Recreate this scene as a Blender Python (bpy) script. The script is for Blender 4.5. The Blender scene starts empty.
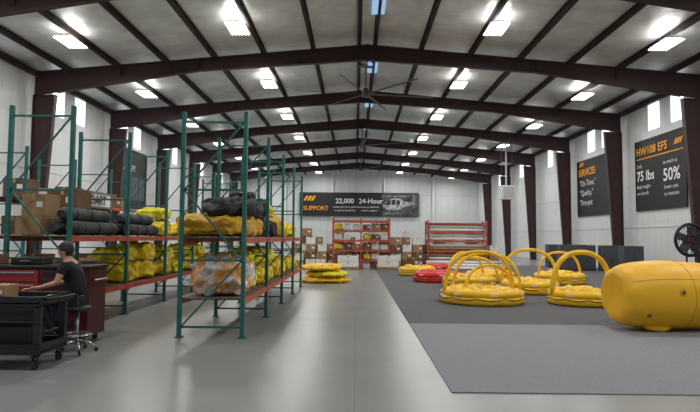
import bpy, bmesh, math, random
from mathutils import Vector, Matrix, noise
random.seed(7)
scene = bpy.context.scene
COL = scene.collection
try:
    scene.view_settings.view_transform = 'Standard'
except Exception:
    pass

# ------------------------------------------------------------------ materials
def lin(c):
    r = []
    for v in c:
        v = v/255.0
        r.append(v/12.92 if v <= 0.04045 else ((v+0.055)/1.055)**2.4)
    return r
def sc(c, k):
    return [min(1, x*k) for x in c]+[1]
def mat(name, rgb, rough=.6, metal=0.0, var=.12, scale=6.0, bump=0.0, bscale=25.0, rgb2=None, detail=4, coat=0.0, pos=(.35, .65)):
    m = bpy.data.materials.new(name); m.use_nodes = True
    nt = m.node_tree; N = nt.nodes; L = nt.links
    b = N['Principled BSDF']
    tc = N.new('ShaderNodeTexCoord'); nz = N.new('ShaderNodeTexNoise')
    nz.inputs['Scale'].default_value = scale; nz.inputs['Detail'].default_value = detail
    L.new(tc.outputs['Object'], nz.inputs['Vector'])
    cr = N.new('ShaderNodeValToRGB')
    c = lin(rgb); c2 = lin(rgb2) if rgb2 else c
    cr.color_ramp.elements[0].position = pos[0]; cr.color_ramp.elements[1].position = pos[1]
    cr.color_ramp.elements[0].color = sc(c, 1-var); cr.color_ramp.elements[1].color = sc(c2, 1+var)
    L.new(nz.outputs['Fac'], cr.inputs['Fac']); L.new(cr.outputs['Color'], b.inputs['Base Color'])
    b.inputs['Roughness'].default_value = rough; b.inputs['Metallic'].default_value = metal
    if coat: b.inputs['Coat Weight'].default_value = coat
    if bump:
        n2 = N.new('ShaderNodeTexNoise'); n2.inputs['Scale'].default_value = bscale; n2.inputs['Detail'].default_value = 5
        L.new(tc.outputs['Object'], n2.inputs['Vector'])
        bp = N.new('ShaderNodeBump'); bp.inputs['Strength'].default_value = bump; bp.inputs['Distance'].default_value = .03
        L.new(n2.outputs['Fac'], bp.inputs['Height']); L.new(bp.outputs['Normal'], b.inputs['Normal'])
    return m
def emat(name, rgb, strength):
    m = bpy.data.materials.new(name); m.use_nodes = True
    nt = m.node_tree; b = nt.nodes['Principled BSDF']
    b.inputs['Base Color'].default_value = sc(lin(rgb), 1)
    b.inputs['Emission Color'].default_value = sc(lin(rgb), 1)
    b.inputs['Emission Strength'].default_value = strength
    return m

M = {}
M['maroon'] = mat('maroon_steel', (54, 30, 31), .55, 0, .15, 2)
M['purlin'] = mat('purlin_steel', (44, 30, 29), .6, 0, .2, 2)
M['teal'] = mat('teal_paint', (30, 100, 92), .5, 0, .15, 4)
M['rackred'] = mat('orange_red_paint', (188, 74, 44), .5, 0, .15, 4)
M['orange'] = mat('orange_beam_paint', (180, 76, 50), .5, 0, .15, 4)
M['deck'] = mat('wire_deck', (110, 100, 92), .6, .3, .2, 20)
M['yellow'] = mat('yellow_rubber', (240, 190, 26), .45, 0, .12, 3, .25, 7)
M['lemon'] = mat('lemon_yellow_fabric', (242, 212, 36), .55, 0, .16, 4, .4, 10)
M['yellow2'] = mat('yellow_float_rubber', (244, 184, 28), .46, 0, .05, 1.5, .12, 4)
M['dyellow'] = mat('yellow_patch', (204, 150, 26), .55, 0, .08, 5)
M['ygreen'] = mat('lime_yellow_fabric', (224, 212, 40), .6, 0, .2, 6, .4, 12)
M['red'] = mat('red_fabric', (210, 48, 38), .5, 0, .2, 4, .3, 8)
M['redpaint'] = mat('red_cabinet_paint', (165, 22, 28), .3, 0, .08, 4, coat=.3)
M['dredpaint'] = mat('dark_red_paint', (80, 20, 24), .35, 0, .1, 4)
M['black'] = mat('black_plastic', (26, 26, 28), .5, 0, .2, 8)
M['cart'] = mat('black_cart_plastic', (28, 29, 33), .42, 0, .2, 8)
M['dgrey'] = mat('dark_grey_fabric', (56, 58, 62), .7, 0, .3, 6, .5, 14)
M['cab'] = mat('charcoal_panel', (74, 76, 80), .6, 0, .12, 5)
M['card'] = mat('cardboard', (158, 126, 90), .8, 0, .12, 3)
M['card2'] = mat('brown_cardboard', (112, 84, 60), .8, 0, .15, 3)
M['tape'] = mat('packing_tape', (190, 160, 110), .3, 0, .05, 3)
M['white'] = mat('white_plastic', (225, 225, 222), .5, 0, .05, 3)
M['label'] = mat('paper_label', (232, 232, 226), .7, 0, .04, 3)
M['tan'] = mat('yellow_tan_tarp', (236, 188, 34), .6, 0, .2, 4, .6, 9, rgb2=(186, 138, 44))
M['wrap'] = mat('clear_wrapped_bundle', (226, 224, 220), .14, 0, .12, 4.5, 1.0, 16, rgb2=(232, 154, 52), coat=.8, pos=(.42, .6))
M['chrome'] = mat('chrome_steel', (190, 192, 195), .25, .9, .05, 5)
M['steel'] = mat('grey_steel', (120, 122, 125), .45, .6, .1, 5)
M['fanblade'] = mat('fan_blade_grey', (96, 94, 90), .5, .2, .1, 5)
M['wood'] = mat('pallet_wood', (150, 122, 88), .8, 0, .25, 7)
M['blackpanel'] = mat('poster_black', (24, 24, 26), .6, 0, .12, 2)
M['photoback'] = mat('printed_dark_photo', (40, 42, 46), .6, 0, .4, 1.2, rgb2=(76, 78, 82))
M['posterwhite'] = mat('lettering_white', (225, 225, 225), .6, 0, .03, 3)
M['postergrey'] = mat('lettering_grey', (120, 122, 126), .6, 0, .35, 2.5, rgb2=(170, 172, 176))
M['posterorange'] = mat('lettering_orange', (240, 160, 20), .6, 0, .05, 3)
M['skin'] = mat('skin', (198, 146, 120), .5, 0, .06, 12)
M['hair'] = mat('dark_hair', (34, 25, 20), .6, 0, .3, 60, .5, 90)
M['shirt'] = mat('black_cotton', (22, 22, 26), .8, 0, .2, 20)
M['jeans'] = mat('dark_denim', (34, 37, 50), .8, 0, .2, 40)
M['eye'] = mat('eye_dark', (25, 18, 15), .2)
M['lip'] = mat('lip', (150, 90, 80), .5)
M['lamp'] = emat('fluorescent_diffuser', (255, 252, 244), 5)
M['win'] = emat('daylight_panel', (236, 244, 255), 1.3)
M['sky'] = emat('skylight_panel', (150, 190, 230), .8)

def brickover(m, wid, height, mode, dark, tint, msize):
    nt = m.node_tree; N = nt.nodes; L = nt.links; b = N['Principled BSDF']
    tc = [n for n in N if n.bl_idname == 'ShaderNodeTexCoord'][0]
    cr = [n for n in N if n.bl_idname == 'ShaderNodeValToRGB'][0]
    sp = N.new('ShaderNodeSeparateXYZ'); cb = N.new('ShaderNodeCombineXYZ')
    L.new(tc.outputs['Object'], sp.inputs[0])
    a, c = {'xy': (0, 1), 'yz': (1, 2), 'xz': (0, 2)}[mode]
    L.new(sp.outputs[a], cb.inputs[0]); L.new(sp.outputs[c], cb.inputs[1])
    br = N.new('ShaderNodeTexBrick'); br.offset = 0
    br.inputs['Scale'].default_value = 1; br.inputs['Brick Width'].default_value = wid; br.inputs['Row Height'].default_value = height
    br.inputs['Mortar Size'].default_value = msize; br.inputs['Mortar Smooth'].default_value = .3
    br.inputs['Color1'].default_value = (1, 1, 1, 1); br.inputs['Color2'].default_value = (tint, tint, tint, 1); br.inputs['Mortar'].default_value = (dark, dark, dark, 1)
    L.new(cb.outputs[0], br.inputs['Vector'])
    mx = N.new('ShaderNodeMix'); mx.data_type = 'RGBA'; mx.blend_type = 'MULTIPLY'; mx.inputs[0].default_value = 1
    L.new(cr.outputs['Color'], mx.inputs[6]); L.new(br.outputs['Color'], mx.inputs[7]); L.new(mx.outputs[2], b.inputs['Base Color'])
    return m
def concrete():
    m = mat('polished_concrete', (138, 140, 138), .3, 0, .08, 1.1, 0, 40, detail=10, pos=(.25, .75))
    brickover(m, 4.5, 4.5, 'xy', .72, .97, .008)
    nt = m.node_tree; N = nt.nodes; L = nt.links; b = N['Principled BSDF']
    tc = [n for n in N if n.bl_idname == 'ShaderNodeTexCoord'][0]
    n3 = N.new('ShaderNodeTexNoise'); n3.inputs['Scale'].default_value = .8; n3.inputs['Detail'].default_value = 4
    L.new(tc.outputs['Object'], n3.inputs['Vector'])
    mr = N.new('ShaderNodeMapRange'); mr.inputs[3].default_value = .25; mr.inputs[4].default_value = .35
    L.new(n3.outputs['Fac'], mr.inputs[0]); L.new(mr.outputs[0], b.inputs['Roughness'])
    return m
M['concrete'] = concrete()
M['carpetl'] = mat('light_grey_carpet', (136, 137, 142), .95, 0, .16, 60, .3, 150)
M['carpetd'] = mat('dark_grey_carpet', (92, 92, 95), .95, 0, .16, 60, .3, 150)
M['ceil'] = brickover(mat('silver_insulation_facing', (218, 220, 218), .34, .2, .12, 1.4, .8, 2.6, detail=9), 60, 1.27, 'xy', .78, .93, .02)
M['wallside'] = brickover(mat('ribbed_wall_liner_side', (210, 212, 212), .5, 0, .03, .5), .6, 40, 'yz', .82, .99, .02)
M['wallback'] = brickover(mat('ribbed_wall_liner_end', (206, 209, 210), .5, 0, .03, .5), .9, 2.4, 'xz', .82, .98, .03)

# ------------------------------------------------------------------ mesh builder
class MB:
    def __init__(s): s.v = []; s.f = []; s.sm = []
    def add(s, vs, fs, smooth=False):
        o = len(s.v); s.v += [tuple(v) for v in vs]
        for f in fs:
            s.f.append([i+o for i in f]); s.sm.append(smooth)
        return s
    def box(s, c, d, rz=0, R=None):
        hx, hy, hz = d[0]/2, d[1]/2, d[2]/2
        vs = [Vector((x*hx, y*hy, z*hz)) for z in (-1, 1) for x, y in ((-1, -1), (1, -1), (1, 1), (-1, 1))]
        if R is None: R = Matrix.Rotation(rz, 3, 'Z')
        vs = [R@v+Vector(c) for v in vs]
        return s.add(vs, [(3, 2, 1, 0), (4, 5, 6, 7), (0, 1, 5, 4), (1, 2, 6, 5), (2, 3, 7, 6), (3, 0, 4, 7)])
    def bar(s, p0, p1, w, h):
        p0 = Vector(p0); p1 = Vector(p1); d = p1-p0; L = d.length
        z = d.normalized()
        up = Vector((0, 1, 0)) if abs(z.y) < .9 else Vector((0, 0, 1))
        x = up.cross(z).normalized(); y = z.cross(x)
        R = Matrix((x, y, z)).transposed()
        return s.box((p0+p1)/2, (w, h, L), R=R)
    def prism(s, poly, y0, y1):   # poly in xz
        n = len(poly)
        vs = [(x, y0, z) for x, z in poly]+[(x, y1, z) for x, z in poly]
        fs = [list(range(n)), list(range(2*n-1, n-1, -1))]+[[i, i+n, (i+1) % n+n, (i+1) % n] for i in range(n)]
        return s.add(vs, fs)
    def tube(s, pts, r, seg=10, closed=False, smooth=True, rs=None, flat=1.0):
        pts = [Vector(p) for p in pts]; n = len(pts)
        tg = []
        for i in range(n):
            a = pts[i-1] if (i > 0 or closed) else pts[i]
            b = pts[(i+1) % n] if (i < n-1 or closed) else pts[i]
            tg.append((b-a).normalized())
        vs = []
        nrm = tg[0].orthogonal().normalized()
        if abs(tg[0].z) < .7: nrm = (Vector((0, 0, 1))-tg[0]*tg[0].z).normalized()
        for i in range(n):
            t = tg[i]; nrm = (nrm-t*nrm.dot(t)).normalized(); bn = t.cross(nrm)
            rr = rs[i] if rs else r
            for k in range(seg):
                a = 2*math.pi*k/seg
                vs.append(pts[i]+(nrm*math.cos(a)*flat+bn*math.sin(a))*rr)
        fs = []
        m = n if closed else n-1
        for i in range(m):
            j = (i+1) % n
            for k in range(seg):
                k2 = (k+1) % seg
                fs.append((i*seg+k, i*seg+k2, j*seg+k2, j*seg+k))
        s.add(vs, fs, smooth)
        if not closed:
            o = len(s.v)-len(vs)
            s.f.append([o+k for k in range(seg)][::-1]); s.sm.append(False)
            s.f.append([o+(n-1)*seg+k for k in range(seg)]); s.sm.append(False)
        return s
    def cyl(s, p0, p1, r, r1=None, seg=16):
        return s.tube([p0, p1], r, seg, rs=[r, r if r1 is None else r1])
    def lathe(s, prof, seg=32, axis='Z', org=(0, 0, 0)):
        vs = []; fs = []; n = len(prof)
        for (h, r) in prof:
            for k in range(seg):
                a = 2*math.pi*k/seg; c, q = math.cos(a)*r, math.sin(a)*r
                p = (c, q, h) if axis == 'Z' else ((h, c, q) if axis == 'X' else (c, h, q))
                vs.append((p[0]+org[0], p[1]+org[1], p[2]+org[2]))
        for i in range(n-1):
            for k in range(seg):
                k2 = (k+1) % seg
                fs.append((i*seg+k, i*seg+k2, (i+1)*seg+k2, (i+1)*seg+k))
        fs.append(tuple(range(seg))[::-1]); fs.append(tuple((n-1)*seg+k for k in range(seg)))
        return s.add(vs, fs, True)
    def lump(s, w, d, h, seed=0, amp=.06, e=.55, nu=40, nv=20, freq=2.5, org=(0, 0, 0), ridged=False):
        def sp(v, e): return math.copysign(abs(v)**e, v)
        vs = []; fs = []
        for j in range(nv+1):
            ph = -math.pi/2+math.pi*j/nv
            for i in range(nu):
                th = 2*math.pi*i/nu
                x = sp(math.cos(ph), e)*sp(math.cos(th), e)*w/2
                y = sp(math.cos(ph), e)*sp(math.sin(th), e)*d/2
                z = sp(math.sin(ph), e)*h/2+h/2
                p = Vector((x, y, z)); q = p*freq+Vector((seed*7.3, seed*3.1, 0))
                if ridged:
                    nz = .45-abs(noise.noise(q))*1.9+.35*(.5-abs(noise.noise(q*2.3+Vector((4, 0, 0))))*2)+.4*noise.noise(q*.5)
                else:
                    nz = noise.noise(q)+.5*noise.noise(p*freq*2.7+Vector((seed, 9, seed)))
                dirv = Vector((x/w, y/d, (z-h/2)/h))
                if dirv.length > 0: dirv.normalize()
                p = p+dirv*nz*amp*(0.3 if z < h*.1 else 1)
                if p.z < 0: p.z = 0
                vs.append(p+Vector(org))
        for j in range(nv):
            for i in range(nu):
                i2 = (i+1) % nu
                fs.append((j*nu+i, j*nu+i2, (j+1)*nu+i2, (j+1)*nu+i))
        return s.add(vs, fs, True)
    def mesh(s, name):
        me = bpy.data.meshes.new(name); me.from_pydata(s.v, [], s.f)
        me.polygons.foreach_set('use_smooth', s.sm); me.validate()
        bm = bmesh.new(); bm.from_mesh(me); bmesh.ops.remove_doubles(bm, verts=bm.verts, dist=1e-5)
        bmesh.ops.recalc_face_normals(bm, faces=bm.faces); bm.to_mesh(me); bm.free()
        return me

def obj(name, mb, m, parent=None, loc=(0, 0, 0), rot=(0, 0, 0), bevel=0, label=None):
    me = mb.mesh(name) if isinstance(mb, MB) else mb
    o = bpy.data.objects.new(name, me); COL.objects.link(o)
    if m is not None and len(me.materials) == 0: me.materials.append(M[m] if isinstance(m, str) else m)
    o.location = loc; o.rotation_euler = rot
    if parent: o.parent = parent
    if bevel:
        b = o.modifiers.new('bevel', 'BEVEL'); b.width = bevel; b.segments = 2; b.limit_method = 'ANGLE'
    if label: o['label'] = label
    return o
def meta(o, label, cat, group=None):
    o['label'] = label; o['category'] = cat
    if group: o['group'] = group
    return o
def thing(name, label, cat, loc=(0, 0, 0), rz=0, group=None):
    e = bpy.data.objects.new(name, None); COL.objects.link(e); e.empty_display_size = .2
    e.location = loc; e.rotation_euler = (0, 0, rz)
    return meta(e, label, cat, group)
def cp(root, loc, rz=None):
    def rec(o, par):
        c = o.copy(); COL.objects.link(c)
        if par: c.parent = par
        for ch in list(o.children): rec(ch, c)
        return c
    c = rec(root, None); c.location = loc
    if rz is not None: c.rotation_euler = (0, 0, rz)
    return c
def struct(name, mb, m, **k):
    o = obj(name, mb, m, **k); o['kind'] = 'structure'; return o

# ------------------------------------------------------------------ camera
F = 550.0; EYE = 1.7
cam = bpy.data.cameras.new('camera'); cam.lens = F/700*36; cam.sensor_width = 36; cam.clip_end = 300
co = bpy.data.objects.new('camera', cam); COL.objects.link(co)
R = Matrix.Rotation(6/F, 4, 'Z') @ Matrix.Rotation(math.pi/2+math.atan(32/F), 4, 'X') @ Matrix.Rotation(.0085, 4, 'Z')
co.matrix_world = Matrix.Translation((0, 0, EYE)) @ R
scene.camera = co

# ------------------------------------------------------------------ room shell
CX = .45; HW = 15.1; Y0 = -6; Y1 = 69.9
SL = .088; ZA = 10.3
frames = [24.1+7.63*i for i in range(-4, 6)]
xl, xr = CX-HW, CX+HW
struct('floor', MB().box((CX, (Y0+Y1)/2, -.1), (2*HW+.6, Y1-Y0, .2)), 'concrete')
zr = lambda x: ZA+.23-SL*abs(x-CX)
poly = [(xl-.3, zr(xl-.3)), (CX, zr(CX)), (xr+.3, zr(xr+.3)), (xr+.3, zr(xr+.3)+.15), (CX, zr(CX)+.15), (xl-.3, zr(xl-.3)+.15)]
struct('ceiling', MB().prism(poly, Y0, Y1+.2), 'ceil')
struct('wall_left', MB().box((xl-.1, (Y0+Y1)/2, zr(xl)/2), (.2, Y1-Y0, zr(xl)-.02)), 'wallside')
struct('wall_right', MB().box((xr+.1, (Y0+Y1)/2, zr(xr)/2), (.2, Y1-Y0, zr(xr)-.02)), 'wallside')
poly = [(xl, 0), (xr, 0), (xr, zr(xr)), (CX, zr(CX)), (xl, zr(xl))]
struct('wall_back', MB().prism(poly, Y1, Y1+.2), 'wallback')
wi = 0
for k, fy in enumerate(frames[:-1]):
    for off in (2.4, 4.5):
        for side in (-1, 1):
            if fy+off < 2: continue
            wi += 1
            x = CX+side*(HW-.02)
            struct('window_%d' % wi, MB().box((0, 0, 0), (.06, 1.0, 1.35)), 'win', loc=(x, fy+off, 8.2))
for k, fy in enumerate(frames[:-1]):
    if fy < 8: continue
    wi += 1
    struct('window_%d' % wi, MB().box((0, 0, 0), (.5, 1.6, .05)), 'sky', loc=(CX+.35, fy+3.8, zr(CX+.35)-.03))
gi = 0
for z in (2.4, 4.7, 7.0):
    for sd in (-1, 1):
        gi += 1
        struct('trim_%d' % gi, MB().box((CX+sd*(HW-.01), (Y0+Y1)/2, z), (.03, Y1-Y0-.2, .05)), 'wallback')

c1 = obj('carpet', MB().box((7.85, 8.65, .006), (13.55, 4.9, .012)), 'carpetl'); meta(c1, 'light grey carpet strip laid on the concrete floor', 'carpet')
c2 = obj('carpet', MB().box((7.85, 23.6, .006), (13.55, 25.0, .012)), 'carpetd'); meta(c2, 'dark charcoal carpet under the inflated rafts', 'carpet')

# steel frames
def strip(mb, pts, y, w, t):
    for a, b in zip(pts[:-1], pts[1:]):
        mb.bar((a[0], y, a[1]), (b[0], y, b[1]), t, w)
rt = lambda u: ZA-SL*u
def rafter_mesh(sg):
    mb = MB()
    top = [(0, rt(0)), (14.85, rt(14.85))]
    bot = [(0, rt(0)-.68), (7.5, rt(7.5)-.55), (13.85, rt(13.85)-1.0)]
    pl = [(sg*x, z) for x, z in top+[(14.85, rt(14.85)-1.06)]+bot[::-1]]
    mb.prism(pl, -.015, .015)
    strip(mb, [(sg*x, z-.01) for x, z in top], 0, .22, .03)
    strip(mb, [(sg*x, z) for x, z in bot], 0, .22, .03)
    for u in (3, 7.5, 11): mb.box((sg*u, 0, rt(u)-.3), (.03, .2, .5))
    mb.box((sg*.02, 0, rt(0)-.36), (.03, .24, .76))
    return mb
def col_mesh(sg):
    mb = MB(); kz = rt(14.85)-1.06
    ins = [(13.9, kz), (14.4, 0)]; out = [(14.85, kz), (14.85, 0)]
    mb.prism([(sg*13.9, kz), (sg*14.85, kz), (sg*14.85, 0), (sg*14.4, 0)], -.015, .015)
    strip(mb, [(sg*x, z) for x, z in ins], 0, .24, .03)
    strip(mb, [(sg*x, z) for x, z in out], 0, .24, .03)
    mb.box((sg*14.35, 0, kz), (1.0, .24, .03)); mb.box((sg*14.6, 0, .015), (.55, .3, .03))
    return mb
mm = [rafter_mesh(-1).mesh('rafter'), rafter_mesh(1).mesh('rafter'), col_mesh(-1).mesh('column'), col_mesh(1).mesh('column')]
fr0 = thing('steel_frame', 'dark maroon tapered steel portal frame spanning the hall', 'steel frame', (CX, frames[1], 0), group='portal frames')
for me, n in zip(mm, ('rafter', 'rafter', 'column', 'column')): obj(n, me, 'maroon', fr0)
for fy in frames[2:]: cp(fr0, (CX, fy, 0))
for i in range(-7, 8):
    if i == 0: continue
    u = .35 if abs(i) == 1 else (abs(i)-1)*2.22+.2
    sg = 1 if i > 0 else -1
    x = CX+sg*u; z = rt(u)
    mb = MB()
    L = Y1-Y0-.1; yc = (Y0+Y1)/2
    mb.box((0, 0, .115), (.03, L, .22)); mb.box((.045*sg, 0, .015), (.09, L, .02)); mb.box((-.045*sg, 0, .205), (.09, L, .02))
    o = obj('roof_purlin', mb, 'purlin', loc=(x, yc, z)); meta(o, 'long dark steel roof purlin resting on the frames', 'purlin', 'roof purlins')
for sg in (-1, 1):
    o = obj('eave_strut', MB().box((0, 0, 0), (.14, Y1-Y0-.1, .25)), 'maroon', loc=(CX+sg*15.015, (Y0+Y1)/2, rt(15.04)+.06)); meta(o, 'dark steel eave strut along the top of the wall', 'strut')
for i, x in enumerate((-9, -3, 3.6, 9.8)):
    mb = MB(); h = rt(abs(x-CX))-.1
    mb.box((0, 0, h/2), (.02, .3, h)); mb.box((0, -.15, h/2), (.2, .02, h)); mb.box((0, .15, h/2), (.2, .02, h))
    o = obj('wall_column', mb, 'white', loc=(x, Y1-.17, 0)); meta(o, 'white steel column against the end wall', 'column', 'end wall columns')

# ------------------------------------------------------------------ light fixtures
lx = thing('high_bay_light', 'bright rectangular fluorescent high-bay light hung under the roof', 'ceiling light', (0, 0, 0), group='high-bay lights')
mb = MB(); mb.box((0, 0, .1), (.36, 1.1, .08)); mb.prism([(-.4, 0), (-.2, .08), (.2, .08), (.4, 0), (.38, -.0), (.18, .06), (-.18, .06), (-.38, 0)], -.62, .62)
obj('housing', mb, 'white', lx)
mb = MB()
for i in range(6):
    x = -.31+.124*i; mb.cyl((x, -.58, .015), (x, .58, .015), .045, seg=10)
obj('fluorescent_tube', mb, 'lamp', lx)
mb = MB()
for y in (-.4, .4): mb.cyl((0, y, .13), (0, y, .45), .008, seg=6)
obj('hanger', mb, 'steel', lx)
first = True
ldat = bpy.data.lights.new('lamp_glow', 'AREA'); ldat.shape = 'RECTANGLE'; ldat.size = .75; ldat.size_y = 1.2; ldat.energy = 192; ldat.color = (1, .99, .965)
lobj = bpy.data.objects.new('lamp_glow', ldat); COL.objects.link(lobj); lobj.location = (0, 0, -.06); lobj.parent = lx
lup = bpy.data.lights.new('lamp_uplight', 'AREA'); lup.shape = 'RECTANGLE'; lup.size = .7; lup.size_y = 1.2; lup.energy = 20; lup.color = (1, .99, .95)
lo2 = bpy.data.objects.new('lamp_uplight', lup); COL.objects.link(lo2); lo2.location = (0, 0, .16); lo2.rotation_euler = (math.pi, 0, 0); lo2.parent = lx
for r in range(-2, 7):
    yy = 20.4+7.63*r
    for x in (-10.9, -4.55, 5.25, 11.6):
        zz = zr(x)-.5
        if first: lx.location = (x, yy, zz); first = False
        else: cp(lx, (x, yy, zz))

# ceiling fans
fn = thing('ceiling_fan', 'large slow ceiling fan with thin grey blades below the ridge', 'ceiling fan', (CX, 27.6, 9.0), rz=.18, group='ceiling fans')
mb = MB(); mb.lathe([(-.15, .12), (-.12, .2), (.05, .22), (.12, .16), (.3, .12)], 20)
obj('hub', mb, 'fanblade', fn); mb = MB(); mb.cyl((0, 0, .3), (0, 0, 1.42), .04, seg=10); mb.box((0, 0, 1.43), (.7, .3, .06)); obj('mast', mb, 'steel', fn)
for i in range(6):
    a = i*math.pi/3
    mb = MB(); mb.add([(.15, -.06, .02), (3.6, -.05, .01), (3.6, .04, -.01), (.15, .06, -.01), (.15, -.06, .04), (3.6, -.05, .03), (3.6, .04, .01), (.15, .06, .01)],
       [(0, 1, 2, 3), (7, 6, 5, 4), (0, 4, 5, 1), (1, 5, 6, 2), (2, 6, 7, 3), (3, 7, 4, 0)])
    obj('blade', mb, 'fanblade', fn, rot=(0, 0, a))
cp(fn, (CX, 43.2, 9.0), .6); cp(fn, (CX, 58.4, 9.0), .1)

# ------------------------------------------------------------------ posters
def text(s, size, m, parent, x, z, align='LEFT', bold=.0, name='lettering', sx=1.0):
    cu = bpy.data.curves.new('txt', 'FONT'); cu.body = s; cu.size = size; cu.align_x = align; cu.offset = bold; cu.resolution_u = 3
    t = bpy.data.objects.new('txt', cu); COL.objects.link(t)
    bpy.context.view_layer.update()
    me = bpy.data.meshes.new_from_object(t.evaluated_get(bpy.context.evaluated_depsgraph_get()))
    bpy.data.objects.remove(t)
    me.materials.clear(); me.materials.append(M[m])
    o = obj(name, me, None, parent, loc=(x, -.06, z), rot=(math.pi/2, 0, 0)); o.scale = (sx, 1, 1)
    return o
def poster(w, h, loc, rz, label, pm='blackpanel', name='banner'):
    p = thing(name, label, name, loc, rz)
    obj('panel', MB().box((0, 0, 0), (w, .06, h)), pm, p)
    mb = MB()
    for z in (-h/2, h/2): mb.box((0, -.01, z), (w+.06, .09, .06))
    for x in (-w/2, w/2): mb.box((x, -.01, 0), (.06, .09, h))
    obj('frame', mb, 'black' if pm == 'blackpanel' else 'steel', p)
    return p
def slash(p, x, z, s):
    mb = MB()
    for i in range(3):
        q = x+i*s*1.1
        mb.prism([(q, z), (q+s*.75, z), (q+s*1.65, z+s*1.4), (q+s*.9, z+s*1.4)], -.055, -.035)
    obj('orange_emblem', mb, 'posterorange', p)
b = poster(15.0, 2.95, (.4, Y1-.37, 5.95), 0, 'long black banner with orange and white lettering on the end wall')
text('SUPPORT', .76, 'posterorange', b, -7.1, -.75, bold=.01)
slash(b, -7.1, .45, .42)
text('22,000', .86, 'posterwhite', b, -3.0, .15, bold=.012)
text('aviation products delivered', .31, 'posterwhite', b, -3.3, -.42); text('in service worldwide', .31, 'posterwhite', b, -3.1, -.86)
text('24-Hour', .86, 'posterwhite', b, -.05, .15, bold=.012)
text('access to technical', .31, 'posterwhite', b, .15, -.42); text('product support', .31, 'posterwhite', b, .25, -.86)
pic = obj('helicopter_picture', MB().box((5.2, -.036, 0), (4.5, .012, 2.8)), 'photoback', b)
T2 = lambda P: [(5.1+(x-5.75)*1.25, z*1.45) for x, z in P]
hel = [(4.05, -.05), (4.2, .12), (4.55, .3), (4.95, .5), (5.5, .56), (5.95, .5), (6.2, .28), (7.05, .22), (7.2, .62), (7.34, .62), (7.3, .02), (6.3, -.12), (6.0, -.38), (5.2, -.48), (4.5, -.42), (4.15, -.28)]
obj('helicopter_print', MB().prism(T2(hel), -.055, -.042), 'postergrey', pic)
mb = MB()
for P in ([(4.2, .08), (4.55, .26), (4.85, .4), (4.85, 0), (4.25, -.05)], [(4.95, .4), (5.35, .42), (5.35, 0), (4.95, 0)], [(5.45, .4), (5.8, .36), (5.8, 0), (5.45, 0)]): mb.prism(T2(P), -.062, -.056)
obj('window_print', mb, 'black', pic)
mb = MB()
for (x, z, w_, h_) in ((5.35, .74, 2.9, .035), (5.35, .66, .16, .2), (5.15, -.76, 1.7, .04), (4.8, -.6, .05, .3), (5.6, -.58, .05, .3), (7.2, .5, .04, .7)):
    (x2, z2), = T2([(x, z)]); mb.box((x2, -.05, z2), (w_*1.25, .012, h_*1.45))
obj('rotor_print', mb, 'postergrey', pic)
b = poster(4.6, 3.75, (xr-.04, 28.15, 5.2), -math.pi/2, 'black banner with 75 lbs and 50% lettering on the side wall')
text('HW108 EFS', .6, 'posterorange', b, -2.15, 1.1, bold=.01); slash(b, 1.4, 1.2, .2)
obj('orange_stripe', MB().box((-.0, -.045, .9), (4.3, .02, .05)), 'posterorange', b)
text('Only', .28, 'posterwhite', b, -2.15, .42); text('75 lbs', .74, 'posterwhite', b, -2.15, -.28, bold=.014)
text('fixed weight', .28, 'posterwhite', b, -2.15, -.7); text('on aircraft', .28, 'posterwhite', b, -2.15, -1.05); text('as much as', .28, 'posterwhite', b, .45, .35)
text('50%', .88, 'posterwhite', b, .42, -.5, bold=.014); text('lower cost', .28, 'posterwhite', b, .5, -.9); text('to maintain', .28, 'posterwhite', b, .5, -1.25)
b = poster(4.9, 3.75, (xr-.04, 36.0, 5.2), -math.pi/2, 'black banner with orange SERVICES heading on the side wall')
text('SERVICES', .66, 'posterorange', b, -2.2, .85, bold=.01); slash(b, -2.1, 1.5, .2)
text('"On Time,"', .54, 'posterwhite', b, -2.0, .15); text('"Quality,"', .54, 'posterwhite', b, -2.0, -.5); text('Thru-put', .54, 'posterwhite', b, -2.0, -1.15)
b = poster(4.7, 3.75, (xl+.04, 35.5, 5.4), math.pi/2, 'black banner with small white lettering on the side wall')
slash(b, -2.1, 1.2, .25); text('AIRCRAFT', .55, 'posterwhite', b, -2.1, .5)
obj('picture_patch', MB().box((.6, -.045, -.6), (2.8, .02, 1.5)), 'cab', b)
b = poster(1.9, .46, (-8.42, 17.75, 2.86), math.pi/2, 'small white sign with dark DART lettering fixed to the rack', 'white', 'sign')
text('DART', .42, 'black', b, 0, -.15, 'CENTER', bold=.01)

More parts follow.
